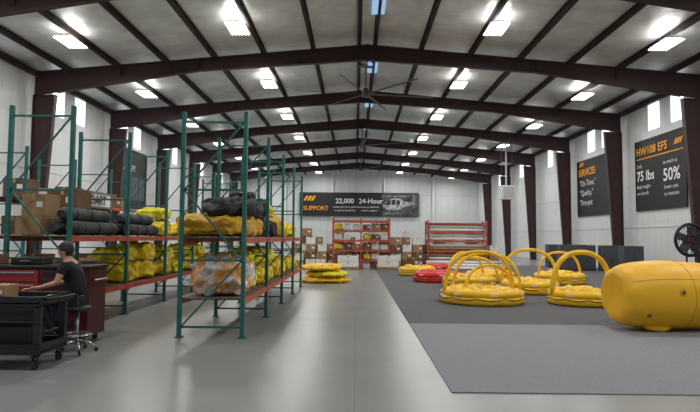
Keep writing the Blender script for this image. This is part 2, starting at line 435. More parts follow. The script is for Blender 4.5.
# ------------------------------------------------------------------ racks
def rack(x0, x1, ys, H, levels, label, rz=0, loc=None, group=None, deck='deck', name='pallet_rack', post='teal'):
    W = x1-x0; cx = (x0+x1)/2
    root = thing(name, label, 'shelving rack', loc or (cx, ys[0], 0), rz, group)
    mb = MB()
    for sx in (-W/2, W/2):
        mb.box((sx, 0, H/2), (.065, .07, H)); mb.box((sx, 0, .01), (.13, .11, .02))
    zs = [.18, 1.3, 2.5, H-.18] if H > 3.4 else [.15, 1.0, 1.9, H-.12]
    for z in zs: mb.box((0, 0, z), (W, .025, .035))
    for i, (a, c) in enumerate(zip(zs[:-1], zs[1:])):
        s = 1 if i % 2 else -1
        mb.bar((s*(W/2-.03), 0, a), (-s*(W/2-.03), 0, c), .028, .025)
    fm = mb.mesh('upright_frame')
    for y in ys: obj('upright_frame', fm, post, root, loc=(0, y-ys[0], 0))
    for bi, (a, c) in enumerate(zip(ys[:-1], ys[1:])):
        L = c-a
        for li, z in enumerate(levels):
            for sx in (-W/2, W/2):
                mb = MB(); mb.box((sx, L/2, z-.055), (.045, L-.08, .1))
                for e in (.045, L-.045): mb.box((sx+(.03 if sx > 0 else -.03), e, z-.07), (.012, .05, .18))
                obj('beam', mb, 'orange', root, loc=(0, a-ys[0], 0))
            mb = MB()
            mb.box((0, L/2, z-.008), (W-.04, L-.1, .015))
            for i in range(7): mb.box((0, .2+(L-.4)*i/6, z-.03), (W-.06, .03, .03))
            obj('shelf_deck', mb, deck, root, loc=(0, a-ys[0], 0))
    return root
ysA = [9.35, 11.8, 14.25, 16.7, 19.15]
rack(-2.97, -1.90, ysA, 3.85, [.66, 1.70], 'teal pallet rack with orange beams holding yellow bags and wrapped bundles')
ysB = [9.6, 12.05, 14.5, 16.95, 19.4, 21.85, 24.3]
rack(-6.12, -5.02, ysB, 4.0, [.66, 1.70], 'long teal pallet rack with orange beams beside the workbench')
rack(-9.6, -8.5, [14, 16.45, 18.9, 21.35], 4.0, [.66, 1.7, 2.7], 'teal pallet rack with orange beams near the side wall')

# ------------------------------------------------------------------ goods
def carton(w, d, h, m='card', label='brown cardboard carton sealed with tape on the rack shelf', group='cartons on the racks'):
    r = thing('cardboard_box', label, 'box', group=group)
    obj('body', MB().box((0, 0, h/2), (w, d, h)), m, r, bevel=.008)
    mb = MB(); mb.box((0, 0, h+.001), (.06, d, .004)); mb.box((0, -d/2-.001, h-.06), (.06, .004, .12)); obj('tape', mb, 'tape', r)
    obj('paper_label', MB().box((w*.25, -d/2-.002, h*.55), (w*.25, .004, h*.25)), 'label', r)
    return r
def bag(w, d, h, m, seed, label, group, e=.5, amp=.07, straps=True, cat='bag', name='duffel_bag', ridged=False, freq=2.5, sm='black'):
    r = thing(name, label, cat, group=group)
    hi = ridged
    obj('body', MB().lump(w, d, h, seed, amp, e, 96 if hi else 40, 48 if hi else 20, ridged=ridged, freq=freq), m, r)
    if straps:
        f = lambda v: math.copysign(abs(v)**e, v)
        for sy in (-.22*d, .22*d):
            pts = []
            for i in range(24):
                a = 2*math.pi*i/24
                pts.append((f(math.cos(a))*(w/2+.005), sy, max(.012, f(math.sin(a))*(h/2+.005)+h/2)))
            obj('strap', MB().tube(pts, .02, 6, closed=True, flat=.5), sm, r)
        mb = MB(); mb.tube([(w*.1*i/2, -.18*d, h+.0+.06*math.sin(math.pi*(i+2)/4)) for i in range(-2, 3)], .012, 6); obj('handle', mb, 'black', r)
    return r
used = set()
def place(r, loc, rz=0):
    if r.name in used:
        c = cp(r, loc, rz); c.scale = (1, 1, 1)
        if r.name.startswith(('duffel', 'fabric')): c.scale = (random.uniform(.9, 1.1), random.uniform(.88, 1.04), random.uniform(.8, 1.08))
        return c
    used.add(r.name); r.location = loc; r.rotation_euler = (0, 0, rz); return r
yb = [bag(.8, .8, .4, 'lemon', s, 'yellow packed life raft valise on the rack shelf', 'yellow valises on the racks', amp=.11, e=.55, ridged=True, freq=3.8, sm='dyellow', straps=(s == 1)) for s in (1, 2, 3)]
lb = [bag(.75, .6, .3, 'ygreen', s, 'lime yellow folded fabric bundle on the rack shelf', 'lime bundles on the racks', straps=False, name='fabric_bundle', cat='bundle', amp=.11, ridged=True, freq=4) for s in (4, 5)]
db = [bag(.8, .75, .38, 'dgrey', s, 'dark grey soft equipment bag on the rack shelf', 'dark bags on the racks', amp=.11, ridged=True, freq=3.5) for s in (6, 7)]
c1_ = carton(.55, .5, .42); c2_ = carton(.6, .6, .5, 'card2', 'dark brown cardboard carton on the rack shelf'); c3_ = carton(.9, .7, .32)
cw = carton(.5, .5, .4, 'white', 'white carton with paper label near the end wall', 'white cartons')
Z1, Z2 = .672, 1.712
ax = -2.435
# wide yellow tarp overhanging the beam between the uprights, dark bundle on top
r = thing('tarp_bundle', 'crumpled yellow tarp draped wide over the rack beam', 'bundle')
mb = MB().lump(1.28, 1.98, .36, 11, .13, .5, 120, 40, 3.2, ridged=True)
obj('body', mb, 'tan', r)
obj('hanging_fold', MB().lump(.14, 1.1, .34, 15, .05, .6, 48, 20, 4, org=(-.6, -.1, -.2), ridged=True), 'tan', r)
place(r, (ax-.14, 10.56, Z2))
r = bag(.98, 1.7, .3, 'dgrey', 12, 'wide flat dark grey bundle lying on the yellow tarp', None, e=.6, amp=.14, name='folded_cover', cat='bundle', straps=False, ridged=True, freq=3.2); place(r, (ax+.06, 10.6, Z2+.38), .0)
r = bag(.5, .6, .22, 'black', 18, 'small black folded cover lying on the dark bundle', None, e=.6, amp=.08, name='folded_cover', cat='bundle', straps=False, ridged=True, freq=3); place(r, (ax+.15, 10.9, Z2+.68), .1)
place(db[0], (ax, 12.5, Z2), .05); place(db[1], (ax+.05, 13.5, Z2), -.05); place(db[1], (ax, 12.5, Z2+.45), .1); place(lb[0], (ax, 13.5, Z2+.45), .1)
r = bag(.8, .9, .55, 'tan', 13, 'bulky yellow and tan tarp bundle on the rack shelf', None, e=.6, amp=.12, name='tarp_bundle', cat='bundle', ridged=True, straps=False); place(r, (ax, 15.0, Z2))
for i, y in enumerate((16.05, 17.3, 18.4)): place((yb+db)[i], (ax, y, Z2), i*.05)
r = bag(1.0, 1.1, .66, 'wrap', 14, 'large clear plastic-wrapped bundle with orange fabric showing through', None, e=.65, amp=.16, name='wrapped_bundle', cat='bundle', straps=False, ridged=True, freq=4.2); place(r, (ax+.0, 10.1, Z1))
place(yb[1], (ax, 11.2, Z1), .0); place(lb[0], (ax, 11.2, Z1+.46), .05)
for y in (12.45, 13.45): place(yb[0 if y < 13 else 2], (ax, y, Z1), .05)
for i, y in enumerate((12.45, 13.45)): place(lb[i], (ax, y, Z1+.46), .05)
for i, y in enumerate((14.9, 15.9, 17.3, 18.4)): place(yb[i % 3], (ax, y, Z1), .03*i)
bx = -5.57
def roll(L, rad, seed, label):
    r = thing('rolled_cover', label, 'roll', group='rolled black floats')
    pts = []; rs = []
    n = 40
    for i in range(n+1):
        t = i/n; y = (t-.5)*L
        pts.append((.02*noise.noise((t*4, seed, 0)), y, rad+.004)); rs.append(rad*(1-.14*abs(noise.noise((t*9, seed, 2))))*(min(1, .55+6*min(t, 1-t))))
    obj('body', MB().tube(pts, rad, 16, rs=rs), 'dgrey', r)
    for y in (-.3*L, 0, .3*L):
        obj('strap', MB().tube([(math.cos(a)*(rad+.002), y, rad+.004+math.sin(a)*(rad-.002)) for a in [2*math.pi*i/16 for i in range(16)]], .008, 6, closed=True), 'black', r)
    return r
ro = roll(1.9, .13, 3, 'long black rolled float bag lying on the rack shelf')
for yc in (10.83, 13.28):
    place(ro, (bx+.39, yc, Z2)); place(ro, (bx+.1, yc, Z2)); place(ro, (bx+.25, yc-.03, Z2+.25))
place(c3_, (bx-.31, 10.2, Z2), math.pi/2).scale = (.9, .65, 1); place(c1_, (bx-.31, 10.2, Z2+.325), 0).scale = (.8, 1, 1)
place(c1_, (bx-.32, 10.95, Z2)).scale = (.8, 1, 1); place(c1_, (bx-.32, 11.55, Z2)).scale = (.8, 1, 1); place(c2_, (bx-.3, 11.2, Z2+.425))
place(ro, (bx-.2, 13.3, Z2))
place(yb[2], (bx, 15.1, Z2)); place(yb[1], (bx, 16.2, Z2)); place(lb[1], (bx, 15.1, Z2+.46))
for i, y in enumerate((17.6, 18.6, 20.0, 21.0, 22.5, 23.5)): place([yb[0], lb[1], yb[1], db[0], lb[0], yb[2]][i], (bx+.05, y, Z2), .05*(i % 3))
for i, y in enumerate((12.6, 13.7, 15.05, 16.15, 17.5, 18.6, 20.0, 21.1, 22.5, 23.6)): place(([yb[0], yb[1], yb[2], lb[1], yb[1]])[i % 5], (bx+.05, y, Z1), .05*(i % 3))
for i, y in enumerate((12.6, 13.75, 15.1, 17.5, 18.6)): place([lb[0], yb[2], lb[1], lb[0], lb[1]][i], (bx+.05, y, Z1+.46), .05*(i % 3))
place(db[1], (bx, 10.3, Z1)); place(c2_, (bx, 11.4, Z1))
for i, y in enumerate((14.7, 15.7, 17.2, 18.2, 19.7, 20.7)):
    place([c2_, c1_, yb[0], db[1], c3_, c2_][i], (-9.05, y, Z2)); place([yb[1], c2_, c3_, c1_, yb[2], db[0]][i], (-9.05, y, Z1)); place([c2_, c3_, c2_, c1_, c2_, c1_][i], (-9.05, y, Z2+1.0))
# --- far racks (run along x)
rb = rack(-.5, .5, [0, 1.6, 3.2], 2.85, [.5, 1.05, 1.6, 2.15, 2.7], 'orange-red rack stacked with cartons and white boxes', rz=-math.pi/2, loc=(-1.3, 31.5, 0), post='rackred')
for li, z in enumerate((.01, .51, 1.06, 1.61, 2.16)):
    for i in range(6):
        x = (-.99, -.49, .01, .61, 1.11, 1.61)[i]
        if (i*7+li*3) % 6 == 0 and li:
            o = place(yb[0], (x, 31.5, z)); o.scale = (.5, .8, .8); continue
        if (i*5+li*7) % 9 == 4: continue
        t = [c1_, cw, c2_, c2_, cw][(i*3+li*2) % 5]
        o = place(t, (x, 31.42+.05*((i*li) % 3), z)); hgt = (.85, .7, .9)[(i+li) % 3]
        o.scale = (.75 if t is c2_ else .82, 1, hgt*(.9 if t is c2_ else 1))
rc = rack(-.5, .5, [0, 3.3], 2.75, [.5, 1.05, 1.6, 2.1, 2.6], 'orange-red rack packed with long pale tubes', rz=-math.pi/2, loc=(4.05, 31.5, 0), post='rackred')
def tubeobj(m, label, g, L=1.48):
    tb = thing('long_tube', label, 'tube', group=g); h = L/2
    obj('body', MB().cyl((-h, 0, .09), (h, 0, .09), .085), m, tb)
    for s in (-1, 1): obj('end_cap', MB().cyl((s*(h-.02), 0, .09), (s*(h+.02), 0, .09), .09), 'steel', tb)
    return tb
tb = tubeobj('white', 'long white plastic tube lying along the rack shelf', 'white tubes', 3.12)
tbr = tubeobj('card', 'long brown cardboard tube lying along the rack shelf', 'brown tubes', 3.12)
tlong = tubeobj('white', 'extra long pale tube lying in a pile before the rack', 'long pale tubes', 4.0)
lbx = carton(1.4, .6, .3, 'white', 'long flat white carton on a wooden pallet', 'long white cartons')
for li, z in enumerate((.51, 1.06, 1.61, 2.11)):
    for row in range(2):
        for k2 in range(4):
            place(tbr if (li+row) % 4 == 1 else tb, (5.7, 31.14+.2*k2, z+.003+.185*row))
for row in range(3):
    for k2 in range(4-row): place(tlong, (5.95+.12*((row*3+k2*2) % 3-1), 30.1+.184*(k2+row/2), .013+.16*row))
for x in (4.5, 5.1, 6.2, 6.85): place(c2_, (x, 31.5, .01)).scale = (.85, .8, .75)
hh = {c1_.name: .425, cw.name: .405, c2_.name: .505}
cols = [(2.25, 31.4, 4), (2.9, 31.4, 3), (3.5, 31.4, 4), (-1.9, 31.4, 3), (-2.55, 31.4, 4), (-3.2, 31.4, 2), (7.85, 31.6, 3)]
cols += [(-3.6+.66*i, 33.3, 3+(i*5 % 3)) for i in range(18)]
for (x, y, n) in cols:
    z = .013 if x > .7 else .001
    for k2 in range(n):
        t = [c1_, cw, c2_][(k2+int(abs(x)*3)) % 3]
        place(t, (x, y, z), .03*((k2 % 3)-1)); z += hh[t.name]
def pallet(w, d):
    r = thing('wooden_pallet', 'flat wooden pallet on the concrete floor', 'pallet', group='wooden pallets')
    mb = MB()
    for i in range(7): mb.box((-w/2+.05+(w-.1)*i/6, 0, .125), (.09, d, .02))
    for y in (-d/2+.05, 0, d/2-.05): mb.box((0, y, .0575), (w, .08, .115))
    obj('slats', mb, 'wood', r); return r
pl = pallet(1.2, 1.0)
pal = [(-2.2, 29.6, 0), (-.4, 29.9, 0), (1.75, 29.9, .013), (3.12, 30.0, .013)]
for p in pal: place(pl, p)
for x, y, z in ((-.4, 29.9, .137), (1.75, 29.9, .15)):
    for k2 in range(2): place(lbx, (x, y, z+.305*k2)).scale = (.8, 1, 1)
place(cw, (-2.4, 29.6, .137)); place(cw, (-1.85, 29.6, .137)); place(c2_, (3.12, 30.0, .15))

cb = thing('storage_cabinet', 'charcoal grey two-door storage cabinet standing on the carpet', 'cabinet', group='charcoal cabinets')
obj('body', MB().box((0, 0, .72), (1.0, .6, 1.36)), 'cab', cb, bevel=.01)
for s in (-1, 1):
    d = obj('door', MB().box((s*.25, -.31, .74), (.47, .02, 1.26)), 'cab', cb, bevel=.006); obj('handle', MB().box((s*.05, -.33, .75), (.02, .03, .18)), 'steel', d)
obj('plinth', MB().box((0, 0, .02), (.95, .55, .04)), 'black', cb)
for i, x in enumerate((11.7, 12.85, 14.0)): place(cb, (x, 30.6+(.5 if i % 2 else 0), .013))
place(cb, (12.3, 34.2, .013)); place(cb, (13.6, 34.0, .013)); place(cb, (14.0, 28.2, .013))

hz = zr(11.3)-5.2
uh = thing('unit_heater', 'white box-shaped gas heater hung from the roof', 'heater', (11.3, 41.2, 5.2))
obj('body', MB().box((0, 0, 0), (1.0, 1.0, 1.0)), 'white', uh, bevel=.04)
mb = MB()
for i in range(6): mb.box((0, -.52, -.35+.14*i), (.8, .04, .03))
obj('louver', mb, 'steel', uh)
for x in (-.4, .4): obj('hanger_rod', MB().cyl((x, 0, .45), (x, 0, hz-.06), .015, seg=6), 'steel', uh)
obj('flue', MB().cyl((0, .2, .45), (0, .2, hz-.02), .06, seg=12), 'white', uh)

pf = thing('drum_fan', 'round black portable drum fan on a stand', 'fan', (11.82, 19.6, .013), rz=.1)
fz = 1.72
mb = MB(); mb.tube([(math.cos(a)*.55, 0, fz+math.sin(a)*.55) for a in [2*math.pi*i/32 for i in range(32)]], .06, 8, closed=True); obj('rim', mb, 'black', pf)
mb = MB()
for rr in (.15, .25, .35, .45): mb.tube([(math.cos(a)*rr, -.06, fz+math.sin(a)*rr) for a in [2*math.pi*i/28 for i in range(28)]], .008, 5, closed=True)
for i in range(12): mb.cyl((0, -.06, fz), (math.cos(i*math.pi/6)*.55, -.03, fz+math.sin(i*math.pi/6)*.55), .007, seg=5)
obj('guard', mb, 'black', pf)
for i in range(5):
    a = i*math.pi*.4+.3; mb = MB(); R3 = Matrix.Rotation(-a, 3, 'Y') @ Matrix.Rotation(.4, 3, 'X'); mb.box(R3@Vector((.27, 0, 0))+Vector((0, .02, fz)), (.4, .02, .3), R=R3); obj('blade', mb, 'cab', pf)
obj('motor', MB().lathe([(-.05, .08), (.2, .1)], 16, 'Y', (0, 0, fz)), 'red', pf)
mb = MB(); mb.cyl((0, .2, fz), (0, .2, .05), .035); mb.lathe([(0, .32), (.04, .3), (.06, .1)], 24, 'Z', (0, .2, 0)); mb.cyl((0, .1, fz), (0, .25, fz-.05), .03); obj('stand', mb, 'black', pf)

# ------------------------------------------------------------------ rafts
def ring(R, n, z, seed=0, sx=1, sy=1):
    pts = []
    for i in range(n*6):
        a = 2*math.pi*i/(n*6); k = math.cos(math.pi/n)/math.cos(((a+math.pi/n) % (2*math.pi/n))-math.pi/n)
        k = .6*k+.4+.03*noise.noise((math.cos(a)*2, math.sin(a)*2, seed)); pts.append((math.cos(a)*R*k*sx, math.sin(a)*R*k*sy, z))
    return pts
def raft(name, label, cx, cy, R, tr, arches, m='yellow', rz=0, fold=False, group='life rafts', ad=.06):
    r = thing(name, label, 'life raft', (cx, cy, .013), rz, group)
    nn = 60
    rs1 = [tr*(1-.07*abs(noise.noise((i*.9, cx, 0)))) for i in range(nn)]
    rs2 = [tr*.95*(1-.16*abs(noise.noise((i*.7, cx, 5)))) for i in range(nn)]
    obj('lower_tube', MB().tube(ring(R-tr, 10, tr), tr, 14, closed=True, rs=rs1), m, r)
    obj('upper_tube', MB().tube(ring(R-tr*1.25, 10, tr*2.6, cx), tr*.95, 14, closed=True, rs=rs2), m, r)
    obj('raft_floor', MB().lathe([(tr*.8, R-tr), (tr*.8+.03, R-tr)], 40), 'dyellow' if m != 'red' else m, r)
    mb = MB(); n = 40
    pts = [(math.cos(2*math.pi*i/n)*(R+.005), math.sin(2*math.pi*i/n)*(R+.005), tr*1.75-.04*abs(math.sin(i*math.pi/4))) for i in range(n)]
    mb.tube(pts, .013, 6, closed=True); obj('grab_rope', mb, 'black', r)
    tm = MB().box((0, 0, 0), (.03, .16, .05)).mesh('reflective_tape')
    for i in range(7):
        a = 2*math.pi*i/7+.3; obj('reflective_tape', tm, 'white', r, loc=(math.cos(a)*(R-tr*.38), math.sin(a)*(R-tr*.38), tr*2.65), rot=(0, 0, a))
    for (x0, off, half, top, lean, aro) in arches:
        pts = []; n = 28
        z0 = tr*2.6
        for i in range(n+1):
            a = math.pi*i/n
            c, s = math.cos(a), math.sin(a)
            q = Vector((-math.copysign(abs(c)**.85, c)*half, lean*max(s, 0), 0)); q.rotate(Matrix.Rotation(aro, 3, 'Z'))
            pts.append((x0+q.x, off+q.y, z0+(top-z0)*max(s, 0)**.8))
        obj('arch_tube', MB().tube(pts, ad, 12), m, r)
    if fold:
        obj('folded_canopy', MB().lump(R*1.55, R*1.5, tr*1.9, 21+cx, .2, .7, 72, 28, org=(0, 0, tr*1.7), freq=3.4, ridged=True), m, r)
    return r
raft('life_raft', 'yellow inflated round life raft with overlapping arch tubes on carpet', 3.4, 14.95, 1.13, .105, [(-.12, -.2, .9, 1.36, -.1, 0), (.14, .1, .9, 1.3, .1, -.4), (.2, 0, .8, .98, 0, .5)], fold=True, ad=.042)
raft('life_raft', 'yellow inflated round life raft with one tall arch tube', 5.98, 14.7, .88, .105, [(0, 0, .8, 1.36, .0, 0)], rz=.1, fold=True, ad=.068)
raft('life_raft', 'yellow inflated life raft with arch standing behind another raft', 5.55, 17.7, .95, .11, [(0, 0, .85, 1.36, .05, 0)], rz=-.2, fold=True, ad=.055)
raft('life_raft', 'yellow inflated life raft with crossed arch tubes', 4.0, 19.5, .95, .11, [(0, .2, .85, 1.2, .1, .4), (0, -.3, .85, 1.05, 0, -.3)], rz=.2, fold=True, ad=.05)
raft('life_raft', 'red inflated life raft lying low on the carpet', 3.2, 21.9, .95, .11, [], m='red', fold=True)
raft('life_raft', 'yellow inflated life raft lying low on the carpet', 5.5, 22.6, 1.0, .11, [], fold=True)
raft('life_raft', 'yellow life raft lying near the racks', 2.85, 25.5, .9, .11, [], fold=True)
raft('life_raft', 'yellow inflated life raft with arch near the cabinets', 7.9, 21.5, 1.0, .115, [(0, 0, .88, 1.2, 0, 0)], rz=.2, fold=True, ad=.05)
raft('life_raft', 'small red life raft on the carpet near the racks', 4.0, 27.6, .8, .11, [], m='red', fold=True)
for i, (dx, m, s, w_) in enumerate(((.02, 'yellow', 31, 1.95), (.14, 'ygreen', 32, 1.6), (-.18, 'yellow', 33, 1.5))):
    r = thing('deflated_raft', 'flat deflated yellow raft stacked on the concrete floor', 'life raft', (-1.2+dx, 21.3, .23*i), rz=.15*i, group='stack of deflated rafts')
    obj('body', MB().lump(w_, 1.5, .2, s, .1, .9, 96, 28, freq=4.5, ridged=True), m, r)
    mb = MB(); mb.tube([(x, -.35, .13+.06*math.cos(x*1.2)) for x in (-.5, -.3, 0, .3, .5)], .012, 6); obj('rope', mb, 'black', r)
for i in range(2):
    r = thing('deflated_raft', 'flat deflated yellow raft lying on the concrete floor', 'life raft', (-1.35, 24.4, .3*i), group='deflated rafts near racks')
    obj('body', MB().lump(1.5, 1.4, .25, 41+i, .07, .8, 64, 24, freq=4, ridged=True), 'yellow', r)
    mb = MB(); mb.tube([(x, -.4, .16+.08*math.cos(x*1.2)) for x in (-.5, -.3, 0, .3, .5)], .012, 6); obj('rope', mb, 'black', r)

# ------------------------------------------------------------------ big float
fl = thing('helicopter_float', 'large yellow inflated helicopter float lying on carpet', 'inflatable float', (4.9, 10.6, .014), rz=.1)
prof = [(.04, .02), (.015, .2), (0, .38), (.015, .445), (.05, .5), (.12, .545), (.25, .585), (.45, .62), (.65, .642), (.9, .655), (1.2, .658), (1.7, .645), (2.2, .61), (2.6, .53), (2.85, .4), (2.98, .2), (3.0, .02)]
prof2 = []
for (a, b_), (c, d) in zip(prof[:-1], prof[1:]):
    for t in (0, .5): prof2.append((a+(c-a)*t, b_+(d-b_)*t))
prof2.append(prof[-1])
zc0 = .655
def soft(v):
    x, y, z = v
    a = math.atan2(z-zc0, y)
    k = 1+.022*noise.noise((x*1.8, y*1.8, z*1.8))
    if x < .35: k *= 1+.022*math.sin(a*9)*(1-x/.35)
    y *= k; z = zc0+(z-zc0)*k
    z -= .07*math.exp(-((x-2.1)/.9)**2)*max(0, (z-zc0))
    return (x, y, max(z, .0))
mb = MB().lathe(prof2, 72, 'X', (0, 0, zc0))
mb.v = [soft(v) for v in mb.v]
bd = obj('body', mb, 'yellow2', fl)
s_ = bd.modifiers.new('sub', 'SUBSURF'); s_.levels = 1; s_.render_levels = 1
for (x, rr) in ((1.2, .658), (2.2, .61)):
    obj('seam', MB().tube([soft((x, math.cos(a)*rr, zc0+math.sin(a)*rr)) for a in [2*math.pi*i/72 for i in range(72)]], .006, 6, closed=True), 'dyellow', fl)
for a0 in (2.6,):
    obj('seam', MB().tube([soft((x, math.cos(a0)*rr, zc0+math.sin(a0)*rr)) for x, rr in prof2[10:26]], .005, 6), 'dyellow', fl)
def sp(x, a, rr):
    return Vector((x, -math.cos(a)*rr, zc0+math.sin(a)*rr)), Vector((0, -math.cos(a), math.sin(a)))
for (x, a, rr, s) in ((.38, -.55, .605, .055), (.95, .15, .655, .06)):
    p, d = sp(x, a, rr)
    pa = obj('patch', MB().cyl(p-d*.03, p+d*.018, s, seg=20), 'dyellow', fl)
    obj('valve', MB().cyl(p, p+d*.034, s*.45, seg=14), 'cab', pa)
obj('inflation_bulge', MB().lump(.5, .26, .15, 51, .02, .9, 40, 20), 'yellow2', fl, loc=(.7, -.26, 0))

# ------------------------------------------------------------------ utility cart
ct = thing('utility_cart', 'black plastic two-shelf utility cart on casters', 'cart', (-4.68, 7.3, 0))
CW, CD = 1.45, .7
def tray(z, lip, inset=0):
    mb = MB(); w, d = CW-inset, CD-inset
    mb.box((0, 0, z-.03), (w, d, .04))
    for s in (-1, 1):
        mb.box((s*(w/2-.015), 0, z), (.03, d, lip)); mb.box((0, s*(d/2-.015), z), (w, .03, lip))
    return mb
obj('top_shelf', tray(.87, .11), 'cart', ct, bevel=.012); obj('bottom_shelf', tray(.26, .14, .02), 'cart', ct, bevel=.012)
for sx in (-1, 1):
    for sy in (-1, 1): obj('leg', MB().box((sx*(CW/2-.06), sy*(CD/2-.05), .53), (.09, .07, .52)), 'cart', ct, bevel=.01)
mb = MB(); mb.tube([(CW/2-.02, -.26, .88), (CW/2+.1, -.26, .9), (CW/2+.13, -.2, .9), (CW/2+.13, .2, .9), (CW/2+.1, .26, .9), (CW/2-.02, .26, .88)], .018, 10); obj('push_handle', mb, 'black', ct)
for sx in (-1, 1):
    for sy in (-1, 1):
        x, y = sx*(CW/2-.09), sy*(CD/2-.07)
        mb = MB(); mb.cyl((x-.016, y, .062), (x+.016, y, .062), .062, seg=20); mb.box((x-.026, y, .1), (.008, .05, .1)); mb.box((x+.026, y, .1), (.008, .05, .1)); mb.box((x, y, .165), (.08, .08, .02)); mb.cyl((x-.03, y, .062), (x+.03, y, .062), .01, seg=8)
        obj('caster', mb, 'black', ct)
zt = .862
r = thing('laptop', 'closed grey laptop computer lying on the cart', 'laptop', (-4.22, 7.15, zt), .3)
obj('base', MB().box((0, 0, .009), (.34, .24, .018)), 'steel', r, bevel=.004); obj('lid', MB().box((0, 0, .024), (.34, .24, .01)), 'chrome', r, bevel=.003)
r = carton(.32, .28, .2, 'card', 'open brown cardboard box on top of the cart', None); r.location = (-4.62, 7.15, zt)
r = thing('tape_roll', 'roll of white tape lying on the cart', 'tape', (-4.08, 7.42, zt)); obj('body', MB().tube([(math.cos(a)*.045, math.sin(a)*.045, .02) for a in [i*math.pi/10 for i in range(20)]], .02, 8, closed=True), 'white', r)
r = thing('coffee_cup', 'white cup standing on the cart', 'cup', (-4.75, 7.5, zt)); obj('body', MB().lathe([(0, .03), (.09, .042), (.095, .04), (.02, .03)], 20), 'white', r)
r = thing('parts_bin', 'black plastic parts bin on the lower cart shelf', 'bin', (-4.6, 7.3, .252)); mb = MB(); mb.box((0, 0, .02), (.8, .4, .03))
for s in (-1, 1): mb.box((s*.39, 0, .14), (.02, .4, .26)); mb.box((0, s*.19, .14), (.8, .02, .26))
obj('body', mb, 'black', r, bevel=.005)

# ------------------------------------------------------------------ tool chest
tcw = 2.3; TH = 1.24
tc = thing('tool_chest', 'wide red roller tool chest with dark worktop', 'tool chest', (-5.35, 8.98, 0))
obj('body', MB().box((0, 0, .64), (tcw, .6, 1.06)), 'dredpaint', tc, bevel=.01)
obj('worktop', MB().box((0, 0, TH-.04), (tcw+.06, .66, .05)), 'black', tc, bevel=.01)
for c in range(3):
    for rr_ in range(5):
        w = (tcw-.12)/3; hgt = .18; x = -tcw/2+.06+w*(c+.5); z = 1.06-.2*rr_
        d = obj('drawer', MB().box((x, -.31, z), (w-.02, .025, hgt)), ('redpaint' if rr_ < 2 else 'black') if c < 2 else 'dredpaint', tc, bevel=.006)
        obj('handle', MB().box((x, -.335, z+.055), (w-.12, .03, .018)), 'chrome' if rr_ < 2 and c < 2 else 'black', d)
for sx in (-1, 1):
    for sy in (-1, 1):
        x, y = sx*(tcw/2-.12), sy*.22; mb = MB(); mb.cyl((x-.02, y, .055), (x+.02, y, .055), .055, seg=16); mb.box((x, y, .11), (.08, .06, .02)); mb.box((x-.03, y, .075), (.008, .05, .09)); mb.box((x+.03, y, .075), (.008, .05, .09)); obj('caster', mb, 'black', tc)
mb = MB(); mb.tube([(tcw/2, -.2, 1.0), (tcw/2+.07, -.2, 1.0), (tcw/2+.07, .2, 1.0), (tcw/2, .2, 1.0)], .015, 8); obj('side_handle', mb, 'chrome', tc)
zc = TH-.012
r = carton(.35, .3, .16, 'card2', 'small dark brown box on the tool chest top', None); r.location = (-5.95, 9.0, zc)
r = thing('tool_case', 'black plastic tool case lying on the tool chest', 'tool case', (-5.3, 9.0, zc)); obj('body', MB().box((0, 0, .06), (.5, .35, .12)), 'black', r, bevel=.02); obj('handle', MB().tube([(-.08, -.175, .06), (-.07, -.22, .06), (.07, -.22, .06), (.08, -.175, .06)], .01, 8), 'steel', r)
r = thing('spray_can', 'small white spray can standing on the tool chest', 'can', (-4.75, 9.0, zc)); obj('body', MB().lathe([(0, .03), (.15, .03), (.17, .015)], 16), 'white', r); obj('cap', MB().cyl((0, 0, .17), (0, 0, .2), .012), 'red', r)

# ------------------------------------------------------------------ stool and person
PX, PY = -4.08, 8.12
st = thing('work_stool', 'chrome-legged work stool with black round seat', 'stool', (PX, PY, 0))
obj('seat', MB().lathe([(.6, .17), (.61, .19), (.65, .195), (.67, .17), (.675, .05)], 28), 'black', st)
obj('post', MB().cyl((0, 0, .15), (0, 0, .6), .025), 'chrome', st)
for i in range(5):
    a = i*2*math.pi/5+.3; c, s = math.cos(a), math.sin(a)
    obj('leg', MB().tube([(0, 0, .16), (c*.15, s*.15, .15), (c*.27, s*.27, .07)], .017, 8), 'chrome', st)
    obj('caster', MB().cyl((c*.27-s*.015, s*.27+c*.015, .028), (c*.27+s*.015, s*.27-c*.015, .028), .028), 'black', st)
obj('foot_ring', MB().tube([(math.cos(a)*.2, math.sin(a)*.2, .26) for a in [i*math.pi/14 for i in range(28)]], .012, 8, closed=True), 'chrome', st)
mb = MB()
for i in range(3):
    a = i*2*math.pi/3; mb.cyl((0, 0, .26), (math.cos(a)*.2, math.sin(a)*.2, .26), .008, seg=6)
obj('ring_spoke', mb, 'chrome', st)

